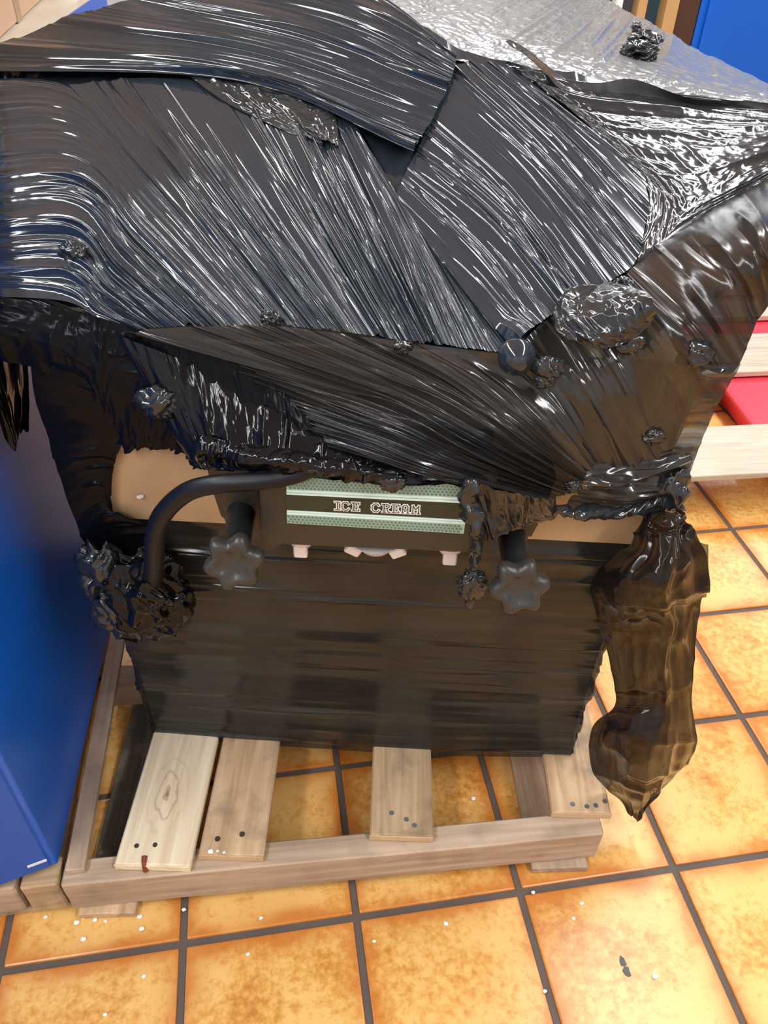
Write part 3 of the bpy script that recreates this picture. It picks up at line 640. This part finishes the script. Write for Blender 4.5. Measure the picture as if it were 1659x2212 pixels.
# film stretched off the right corner to the load behind
patch('film_sheet', [[(1345, 605, 'T', -.002), (1375, 565, 'T', -.002), (1500, 470, 'T', -.004), (1720, 355, 'T', -.004)],
                     [(1440, 720, 'F', .022), (1490, 670, 'R'), (1600, 560, 'R'), (1730, 460, 'R')],
                     [(1510, 790, 'R'), (1585, 800, 'R'), (1645, 680, 'R'), (1740, 560, 'R')]],
      M['film_side'], fm, nu=300, nv=100, n=40, w=(.003, .01), amp=.004, seed=79, wave=.002, lift=.001)
patch('film_sheet', [[(1490, 775, 'F', .006), (1465, 860, 'F', .006), (1448, 940, 'F', .006), (1438, 1000, 'F', .006), (1428, 1060, 'F', .006)],
                     [(1600, 785, 'R'), (1556, 868, 'R'), (1520, 945, 'R'), (1497, 1005, 'R'), (1474, 1062, 'R')]],
      M['film_veil'], fm, nu=220, nv=50, n=40, w=(.002, .006), amp=.004, seed=80, wave=.005, lift=.0)
# right part of the top, folds running sideways
patch('film_sheet', [[(1105, 150, 'T', .002), (1160, 185, 'T', .004), (1230, 240, 'T', .004), (1320, 320, 'T', .004), (1400, 420, 'T', .002), (1375, 570, 'T')],
                     [(1260, 180, 'T', .002), (1300, 230, 'T', .006), (1370, 290, 'T', .006), (1450, 370, 'T', .004), (1500, 430, 'T', .002), (1500, 472, 'T')],
                     [(1720, 240, 'T', 0), (1720, 265, 'T', .004), (1720, 290, 'T', .004), (1720, 310, 'T', .002), (1720, 335, 'T', .0), (1720, 358, 'T')]],
      M['film_crinkle'], fm, nu=420, nv=160, n=60, w=(.002, .008), amp=.004, seed=88, wave=.004, lift=.002, crinkle=.0014, cscale=50)
# raised black edge along the ridge
patch('film_edge', [[(1100, 88, 'T', .0), (1150, 118, 'T', .0), (1200, 158, 'T', .0), (1246, 196, 'T', .0)],
                    [(1090, 92, 'T', .012), (1140, 130, 'T', .014), (1190, 178, 'T', .012), (1220, 206, 'T', .01)]],
      M['film_crinkle'], fm, nu=160, nv=14, n=6, amp=.002, seed=90, wave=.002, label='curled torn edge of film')
patch('film_edge', [[(1195, 172, 'T', .004), (1290, 180, 'T', .014), (1370, 172, 'T', .022), (1500, 212, 'T', .018), (1590, 216, 'T', .016), (1720, 228, 'T', .014)],
                    [(1205, 192, 'T', .002), (1290, 205, 'T', .004), (1370, 212, 'T', .003), (1500, 232, 'T', .003), (1590, 238, 'T', .003), (1720, 246, 'T', .003)]],
      film_mat('matte_black_film_edge', 1.0, (1, 1, 1), bump=.2, rough=.5, base=(.003, .003, .003)), fm, nu=300, nv=14, n=10, w=(.002, .008), amp=.001, seed=91, wave=.002, label='dark raised film edge')
# pale far top
def RZ(x, y, z): return (x, y, z)
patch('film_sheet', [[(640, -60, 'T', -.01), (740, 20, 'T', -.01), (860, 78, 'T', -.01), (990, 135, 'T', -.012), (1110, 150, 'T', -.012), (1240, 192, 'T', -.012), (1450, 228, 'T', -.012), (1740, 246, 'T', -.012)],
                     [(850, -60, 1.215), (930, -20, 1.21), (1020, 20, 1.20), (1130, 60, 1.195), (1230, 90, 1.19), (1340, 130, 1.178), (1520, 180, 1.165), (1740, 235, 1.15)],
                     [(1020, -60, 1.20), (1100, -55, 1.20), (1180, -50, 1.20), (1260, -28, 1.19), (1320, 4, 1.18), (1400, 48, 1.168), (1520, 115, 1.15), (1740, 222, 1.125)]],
      M['film_grey'], fm, nu=620, nv=170, n=110, w=(.002, .007), amp=.003, seed=99, wave=.003, lift=.0, crinkle=.0018, cscale=38, vr=(.2, .6), label='film over the far top, its grazing sheen painted grey')
# dark film hanging at the left above the opening
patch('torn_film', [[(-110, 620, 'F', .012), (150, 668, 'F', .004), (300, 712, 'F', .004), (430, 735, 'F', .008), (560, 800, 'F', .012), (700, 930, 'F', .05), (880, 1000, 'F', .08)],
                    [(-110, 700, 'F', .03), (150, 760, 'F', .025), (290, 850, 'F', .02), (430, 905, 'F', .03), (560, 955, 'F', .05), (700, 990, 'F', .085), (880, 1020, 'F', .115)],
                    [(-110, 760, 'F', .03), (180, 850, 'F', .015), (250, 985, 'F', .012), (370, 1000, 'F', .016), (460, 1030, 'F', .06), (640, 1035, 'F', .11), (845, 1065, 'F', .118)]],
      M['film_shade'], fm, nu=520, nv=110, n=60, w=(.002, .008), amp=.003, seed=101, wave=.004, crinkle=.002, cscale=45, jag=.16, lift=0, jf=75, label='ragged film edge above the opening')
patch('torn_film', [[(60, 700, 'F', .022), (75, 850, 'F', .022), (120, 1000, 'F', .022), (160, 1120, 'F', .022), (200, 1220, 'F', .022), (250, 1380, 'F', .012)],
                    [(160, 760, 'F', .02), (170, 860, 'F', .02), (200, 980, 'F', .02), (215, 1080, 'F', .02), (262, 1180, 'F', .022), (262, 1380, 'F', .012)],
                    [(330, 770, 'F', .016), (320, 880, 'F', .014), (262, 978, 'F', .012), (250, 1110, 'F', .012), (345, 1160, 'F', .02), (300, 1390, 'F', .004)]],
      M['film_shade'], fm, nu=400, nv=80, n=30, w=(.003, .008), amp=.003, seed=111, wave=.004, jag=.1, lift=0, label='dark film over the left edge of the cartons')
patch('torn_film', [[(250, 720, 'F', .012), (450, 800, 'F', .015), (650, 880, 'F', .02), (900, 960, 'F', .03), (1190, 1070, 'F', .04)],
                    [(380, 950, 'F', .04), (480, 965, 'F', .07), (640, 975, 'F', .085), (870, 1000, 'F', .09), (1130, 1050, 'F', .07)],
                    [(430, 1015, 'F', .06), (520, 1022, 'F', .10), (640, 1034, 'F', .108), (850, 1052, 'F', .108), (1080, 1058, 'F', .108)]],
      M['film_dark'], fm, nu=400, nv=110, n=50, w=(.002, .007), amp=.004, seed=112, wave=.006, jag=.08, lift=0, crinkle=.0015, cscale=50, label='dark film draped over the top of the machine head')
# folded lip above the sign
patch('torn_film', [[(425, 940, 'F', .07), (520, 955, 'F', .085), (620, 975, 'F', .10), (720, 992, 'F', .115), (860, 1018, 'F', .12)],
                    [(420, 975, 'F', .085), (500, 985, 'F', .10), (600, 998, 'F', .12), (720, 1010, 'F', .13), (870, 1032, 'F', .128)],
                    [(425, 1000, 'F', .07), (500, 1012, 'F', .085), (600, 1024, 'F', .11), (720, 1030, 'F', .12), (865, 1050, 'F', .122)]],
      M['film_dark'], fm, nu=300, nv=60, n=40, w=(.002, .006), amp=.005, seed=102, wave=.006, crinkle=.002, cscale=70, jag=.25, lift=0)
# strands against the blue cabinet
patch('torn_film', [[(-40, 745, 'B', .03), (60, 750, 'B', .03)], [(-10, 880, 'B', .02), (62, 870, 'B', .02)], [(25, 1000, 'B', .02), (50, 1000, 'B', .02)]],
      M['film_dark'], fm, nu=90, nv=60, n=24, w=(.002, .006), amp=.006, seed=103, wave=.006, jag=.35, lift=0, label='film strand hanging by the blue cabinet')
# veil over the right part of the machine head
patch('torn_film', [[(1000, 1040, 'F', .112), (1060, 1052, 'F', .112), (1130, 1065, 'F', .10), (1200, 1082, 'F', .08)],
                    [(1020, 1110, 'F', .112), (1070, 1110, 'F', .11), (1130, 1112, 'F', .09), (1205, 1105, 'F', .07)],
                    [(1040, 1185, 'F', .112), (1080, 1160, 'F', .11), (1130, 1140, 'F', .08), (1200, 1118, 'F', .06)]],
      M['film_veil'], fm, nu=160, nv=80, n=16, w=(.002, .006), amp=.004, seed=104, wave=.006, crinkle=.002, cscale=50, jag=.12, lift=0)
# rolled torn edge, lower right front
def roll(pts, r_, mat, seed, name='film_roll', label=None):
    P = cat_rom(np.array([S(*q) for q in pts]), 60); bm = bmesh.new(); rings = []; seg = 20
    for i, p in enumerate(P):
        t = P[min(i + 1, 59)] - P[max(i - 1, 0)]; t /= np.linalg.norm(t); a = np.cross(t, [0.1, -.3, 1]); a /= np.linalg.norm(a); b = np.cross(t, a); ring = []
        rr = np.interp(i / 59, np.linspace(0, 1, len(r_)), r_)
        for k in range(seg):
            an = k / seg * 2 * math.pi; q = Vector(p) * 70 + Vector((math.cos(an), math.sin(an), seed))
            d, _ = noise.voronoi(q * .6); s = .55 + .9 * (d[1] - d[0]) + .5 * noise.noise(q)
            ring.append(bm.verts.new(p + rr * s * (math.cos(an) * a + math.sin(an) * b)))
        rings.append(ring)
    for i in range(59):
        for k in range(seg): bm.faces.new((rings[i][k], rings[i][(k + 1) % seg], rings[i + 1][(k + 1) % seg], rings[i + 1][k]))
    bm.faces.new(rings[0]); bm.faces.new(rings[-1]); bm.loops.layers.uv.new('UVMap')
    return from_bm(name, bm, mat, fm, label, smooth=True)
roll([(1195, 1100, 'F', .07), (1240, 1106, 'F', .06), (1300, 1110, 'F', .045), (1360, 1106, 'F', .03), (1410, 1090, 'F', .022), (1455, 1070, 'F', .016)], [.006, .012, .012, .012, .014, .016], M['film_crinkle'], 3, label='rolled torn film edge')
wad('film_wad', S(1452, 1062, 'F', .02), (.020, .016, .032), M['film_crinkle'], fm, 5)
roll([(1018, 1035, 'F', .118), (1012, 1080, 'F', .118), (1026, 1120, 'F', .12), (1030, 1170, 'F', .115), (1022, 1230, 'F', .105)], [.010, .012, .016, .008, .007], M['film_crinkle'], 8, 'film_strand', 'twisted film strand hanging over the sign end')
wad('film_wad', S(1019, 1262, 'F', .10), (.019, .015, .024), M['film_crinkle'], fm, 9, sub=5)
wad('film_wad', S(1015, 1296, 'F', .10), (.006, .006, .018), M['film_crinkle'], fm, 10, sub=4)
# crumpled ball at the left corner
wad('film_wad', S(318, 1285, 'F', .055), (.056, .040, .070), M['film_dark'], fm, 12, 'crumpled ball of film at the end of the hose', sub=6, amp=.5)
wad('film_wad', S(228, 1250, 'F', .05), (.036, .02, .062), M['film_crinkle'], fm, 14, sub=5, amp=.5)
wad('film_wad', S(270, 1318, 'F', .06), (.045, .024, .05), M['film_crinkle'], fm, 15, sub=5, amp=.5)
# snags and small tears on the sheets
for k, (x, y, s_, o_, sz) in enumerate([(1345, 620, 'T', .004, .012), (1358, 742, 'F', .03, .014), (1188, 795, 'F', .035, .014), (1178, 822, 'F', .035, .010), (160, 548, 'T', .012, .016), (582, 690, 'T', .006, .012),
                                 (1500, 765, 'F', .02, .018), (1412, 945, 'F', .022, .011), (1238, 1052, 'F', .06, .009), (870, 752, 'T', .004, .009), (640, 950, 'F', .06, .016), (340, 870, 'F', .035, .022), (845, 1040, 'F', .125, .014)]):
    p = S(x, y, s_, o_); wad('film_snag', p, (sz, sz * .5, sz * .8), M['film_crinkle'], fm, 20 + k, sub=4, amp=.8, freq=1.4)
wad('film_snag', S(1392, 88, 1.19), (.024, .03, .014), M['film_crinkle'], fm, 41, 'black torn snag on the grey far top', sub=5, amp=.8)
wad('film_snag', S(1382, 112, 1.185), (.026, .02, .014), M['film_crinkle'], fm, 42, sub=5, amp=.8)
wad('film_snag', S(1374, 58, 1.19), (.008, .02, .008), M['film_crinkle'], fm, 43, sub=4, amp=.8)
# crinkled bunch on the right slope
patch('film_sheet', [[(1200, 690, 'T', .006), (1235, 640, 'T', .006), (1330, 620, 'T', .006)], [(1215, 730, 'F', .028), (1290, 700, 'F', .03), (1410, 650, 'F', .04)], [(1300, 730, 'F', .03), (1350, 730, 'F', .03), (1400, 690, 'F', .03)]],
      M['film_crinkle'], fm, nu=160, nv=120, n=20, amp=.003, seed=120, wave=.005, crinkle=.005, cscale=60, lift=.006)
# knob under the film
bm = bmesh.new(); bmesh.ops.create_uvsphere(bm, u_segments=32, v_segments=20, radius=.023); bm.loops.layers.uv.new('UVMap')
from_bm('film_bulge', bm, M['film'], fm, 'round bulge where something pushes the film', smooth=True, matrix=Matrix.Translation(S(1116, 770, 'F', .012)))
# wrap around the lower carton
def W(a, o_, z): return (0, 0, 'W', FP(a, o_, z))
zs = [.676, .55, .40, .25, .105]
patch('film_wrap', [[W(-.004, -.4, z) for z in zs], [W(.0, -.012, z) for z in zs], [W(.25, -.006, z) for z in zs], [W(.55, -.006, z) for z in zs[:-1]] + [W(.55, -.006, .098)], [W(Lc, -.012, z) for z in zs[:-1]] + [W(Lc, -.012, .112)], [W(Lc + .004, -.4, z) for z in zs]],
      M['film_wrap'], fm, nu=560, nv=260, n=170, w=(.0022, .007), amp=.0095, seed=130, wave=.005, lift=.001, lin=True, vr=(.06, .35), label='thin dark film wrapped around the lower carton', neg=.45, edge_fade=False)
# hanging torn flap at the right corner
fl = [(1455, 1095, 'F', .03), (1478, 1125, 'F', .045), (1500, 1165, 'F', .055), (1531, 1240, 'F', .06), (1512, 1310, 'F', .055), (1504, 1400, 'F', .05), (1492, 1500, 'F', .05), (1503, 1610, 'F', .055), (1470, 1672, 'F', .055), (1376, 1757, 'F', .055)]
ml = [(1450, 1100, 'F', .05), (1440, 1150, 'F', .06), (1425, 1200, 'F', .085), (1400, 1270, 'F', .10), (1430, 1340, 'F', .07), (1415, 1420, 'F', .065), (1420, 1500, 'F', .06), (1390, 1600, 'F', .095), (1385, 1680, 'F', .085), (1374, 1756, 'F', .055)]
lf = [(1445, 1105, 'F', .02), (1400, 1150, 'F', .025), (1370, 1185, 'F', .03), (1300, 1262, 'F', .04), (1292, 1330, 'F', .04), (1320, 1420, 'F', .04), (1330, 1510, 'F', .045), (1285, 1570, 'F', .045), (1290, 1660, 'F', .05), (1370, 1755, 'F', .055)]
tr_ = lambda L: list(zip(*L))
rows = list(zip(lf, ml, fl))
patch('film_flap', [[r_[0], r_[1], r_[2]] for r_ in rows], film_mat('hanging_film', .975, (.6, .5, .42), bump=.06, crackle=.0, avar=.02, base=(.009, .007, .006), rough=.14, spec_mul=.4), fm, nu=260, nv=260, n=22, w=(.004, .012), amp=.009, seed=140, wave=.012, lift=0, vr=(.3, .9),
      crinkle=.010, cscale=15, jag=.015, jf=28, edge_fade=False, label='torn film flap hanging from the right corner')
patch('film_flap', [[(1500, 1165, 'F', .03), (1530, 1176, 'F', .03)], [(1500, 1230, 'F', .03), (1530, 1230, 'F', .03)], [(1500, 1300, 'F', .03), (1526, 1290, 'F', .03)]], M['film_thin'], fm, nu=30, nv=60, n=5, amp=.002, seed=141, lift=0)

# ------------------------------------------------------------------ background right: pallet and red tubs
p3 = thing('pallet', 'pale wooden pallet on the floor behind the carton at the right', 'pallet', (1.9, 1.4, 0))
def bboard(a, b, wd, h=.02, mat=M['wood_pale'], name='deck_board', L=1.2):
    """a,b: far-left and near-left corners on top"""
    a = np.array(a); b = np.array(b); Y = (a - b); wd = np.linalg.norm(Y[:2])
    X = np.array([Y[1], -Y[0], 0]); X /= np.linalg.norm(X)
    return X, wd
Xp = atz(1659, 1020, .135) - atz(1480, 1030, .135); Xp[2] = 0; Xp /= np.linalg.norm(Xp); Yp = np.array([-Xp[1], Xp[0], 0])
q0 = atz(1470, 1031, .135); q1 = atz(1470, 924, .135); w1 = (q1 - q0) @ Yp
box('deck_board', M['wood_pale'], q0 - ZUP * .02 , Xp, Yp, (1.1, w1, .02), p3, None, bev=.002)
q2 = atz(1540, 806, .135); q3 = atz(1580, 722, .135); w2 = (q3 - q2) @ Yp
q2b = q2 + Xp * ((q0 - q2) @ Xp)
box('deck_board', M['wood_pale'], q2b - ZUP * .02, Xp, Yp, (1.1, w2, .02), p3, None, bev=.002)
for k in (.04, 1.02):
    s0 = q0 + Xp * k; Ls = (q3 - q0) @ Yp + .35
    box('stringer', M['wood_pale'] if k < .1 else M['wood_stringer'], s0 + Yp * .01 - ZUP * (.02 + .095), Yp, -Xp, (Ls, .045, .0945), p3, None, bev=.002)
box('deck_board', M['wood_pale'], q2b + Yp * (w2 + .14) - ZUP * .02, Xp, Yp, (1.1, .14, .02), p3, None, bev=.002)
ra = atz(1545, 808, .108); rb = atz(1626, 918, .108); rY = ra - rb; rY[2] = 0; rY /= np.linalg.norm(rY); rX = np.array([rY[1], -rY[0], 0])
rt = thing('red_container', 'flat red plastic container lying inside the pale pallet at the right', 'container', ra + rX * .25)
bm = bmesh.new(); r0 = rb - rY * .12
def rring(x0, x1, y0, y1, z): return [bm.verts.new(Vector([float(c) for c in (r0 + rX * x + rY * y)][:2] + [z])) for x, y in ((x0, y0), (x1, y0), (x1, y1), (x0, y1))]
RG = [rring(.05, .52, .02, .92, .001), rring(.018, .55, .005, .945, .09), rring(.0, .57, -.01, .96, .092), rring(.0, .57, -.01, .96, .106), rring(.012, .558, .002, .948, .108)]
bm.faces.new(RG[0])
for A, B in zip(RG[:-1], RG[1:]):
    for k in range(4): bm.faces.new((A[k], A[(k + 1) % 4], B[(k + 1) % 4], B[k]))
bm.faces.new(RG[-1]); bmesh.ops.bevel(bm, geom=bm.edges[:], offset=.002, segments=2, affect='EDGES')
from_bm('body', bm, M['red'], rt)

# ------------------------------------------------------------------ background far right: blue cabinet and rack
def yray(px, py, Y): d = vec_ray(px, py); return CAM + d * ((Y - CAM[1]) / d[1])
Yb = 3.2
def post(name, label, cat, px0, px1, mat, Y=Yb, dep=.4, H=1.9, parts=True):
    a = yray(px0, 20, Y); b = yray(px1, 20, Y); wd = b[0] - a[0]
    t = thing(name, label, cat, ((a[0] + b[0]) / 2, Y + dep / 2, 0))
    return t, a[0], wd
t, x0, wd = post('blue_cabinet', 'blue cabinet far behind at the right of the wooden frame', 'cabinet', 1513, 1513, M['blue'])
box('body', M['blue'], (x0, Yb, .08), (1, 0, 0), (0, 1, 0), (1.1, .7, 1.8), t, None, bev=.006)
for a_, b_ in ((.05, .05), (.99, .05), (.05, .6), (.99, .6)): box('foot', M['charcoal'], (x0 + a_, Yb + b_, 0), (1, 0, 0), (0, 1, 0), (.06, .06, .08), t, None)
box('door', M['blue'], (x0 + .03, Yb - .022, .12), (1, 0, 0), (0, 1, 0), (1.04, .02, 1.7), t, None, bev=.005)
rk = thing('wooden_rack', 'open wooden rack with teal and charcoal panels beside the far blue cabinet', 'rack', (yray(1400, 20, Yb)[0], Yb + .2, 0))
def up(px0, px1, name, mat, lab=None, dy=0, dep=.3):
    a = yray(px0, 20, Yb)[0]; b = yray(px1, 20, Yb)[0]
    box(name, mat, (a, Yb + dy, 0), (1, 0, 0), (0, 1, 0), (b - a, dep, 2.0), rk, lab, bev=.003)
up(1462, 1510, 'side_panel', M['wood_brown'], 'dark brown side panel')
up(1434, 1461, 'post', M['tan_post'], None, -.02)
up(1396, 1433, 'panel', M['teal'], 'dark teal panel', .05)
up(1376, 1395, 'post', M['tan_post'], None, -.01)
up(1345, 1375, 'panel', M['charcoal'], 'charcoal panel', .05)
up(1330, 1344, 'post', M['white_print'], 'pale grey post')
up(1270, 1329, 'panel', M['charcoal'], 'charcoal panel', .05)
a = yray(1270, 20, Yb)[0]; b = yray(1510, 20, Yb)[0]
for z in (.1, .75, 1.35): box('shelf', M['tan_post'], (a, Yb + .36, z), (1, 0, 0), (0, 1, 0), (b - a, .3, .02), rk, None)

# ------------------------------------------------------------------ foam crumbs and chips
crumbs = [(180, 1981, 0), (262, 1977, 0), (205, 1987, 0), (228, 1990, 0), (165, 1992, 0), (302, 1980, 0), (306, 2006, 0), (180, 2028, 0), (397, 1965, 0), (311, 2109, 0), (227, 2191, 0), (98, 1981, 0),
          (564, 1983, 0), (535, 2061, 0), (808, 2033, 0), (1257, 1951, 0), (1239, 1984, 0), (1152, 1928, 0), (963, 1995, 0), (1177, 2141, 0), (1415, 2109, 0), (1023, 1725, 0),
          (196, 1748, 0), (191, 1782, 0), (178, 1808, 0), (217, 1661, 0), (455, 1839, .121), (470, 1838, .121), (484, 1841, .121), (303, 1073, 'F')]
spots = {7: 'alone on the floor in front of the pallet left end', 8: 'in the grout line at the front edge of the stringer', 9: 'on the front left tile, upper one', 10: 'lowest on the front left tile near the picture bottom',
         12: 'below the stringer under the tan board', 13: 'on the second front tile below the grout crossing', 14: 'on the second front tile at its right grout line', 15: 'on the floor right of the grout crossing under the right pallet foot',
         16: 'elongated, below the round one on the right front tile', 17: 'in the grout line below the right end of the pallet', 18: 'on the grout line under the middle of the stringer', 19: 'at the lower grout line of the right front tile',
         20: 'right of the two dark chips', 21: 'seen between the deck boards behind the stringer'}
for k, (x, y, z) in enumerate(crumbs):
    big = random.uniform(.0022, .0042)
    if z == 'F': p = S(x, y, 'F', .005); lab, grp = 'single white foam crumb stuck to the upper carton beside the hose', None
    elif z: p = atz(x, y, z + big * .6); lab, grp = 'white foam crumb on the front end of the tan deck board beside the pine board', 'foam crumbs on the tan deck board'
    elif k in spots: p = atz(x, y, big * .6); lab, grp = 'white foam crumb ' + spots[k], 'foam crumbs on the floor'
    elif 22 <= k <= 25: p = atz(x, y, big * .6); lab, grp = 'white foam crumb on the floor strip between the narrow board and the dark board', 'foam crumbs in the gap by the cabinet'
    else: p = atz(x, y, big * .6); lab, grp = 'white foam crumb scattered at the foot of the left pallet corner', 'foam crumbs at the left pallet foot'
    bm = bmesh.new(); bmesh.ops.create_icosphere(bm, subdivisions=2, radius=big)
    for v in bm.verts: v.co = Vector((v.co.x * 1.25, v.co.y, v.co.z * .6)) * (1 + .35 * noise.noise(v.co * 700 + Vector((k, 0, 0))))
    o = from_bm('foam_crumb', bm, M['foam'], None, lab, matrix=Matrix.Translation(p)); o['category'] = 'foam crumb'
    if grp: o['group'] = grp
for k, (x, y) in enumerate(((1346, 2078), (1355, 2099))):
    p = atz(x, y, .0012); bm = bmesh.new()
    pts = [(math.cos(a) * random.uniform(.004, .008), math.sin(a) * random.uniform(.006, .011)) for a in [i * 2 * math.pi / 7 for i in range(7)]]
    f = bm.faces.new([bm.verts.new((a, b, 0)) for a, b in pts]); r = bmesh.ops.extrude_face_region(bm, geom=[f]); bmesh.ops.translate(bm, verts=[q for q in r['geom'] if isinstance(q, bmesh.types.BMVert)], vec=(0, 0, .0014))
    o = from_bm('paint_chip', bm, M['chip'], None, ('dark grey chip on the floor tile, the farther of two' if k == 0 else 'dark grey chip on the floor tile, the nearer of two'), matrix=Matrix.Translation((p[0], p[1], .0002))); o['category'] = 'chip'
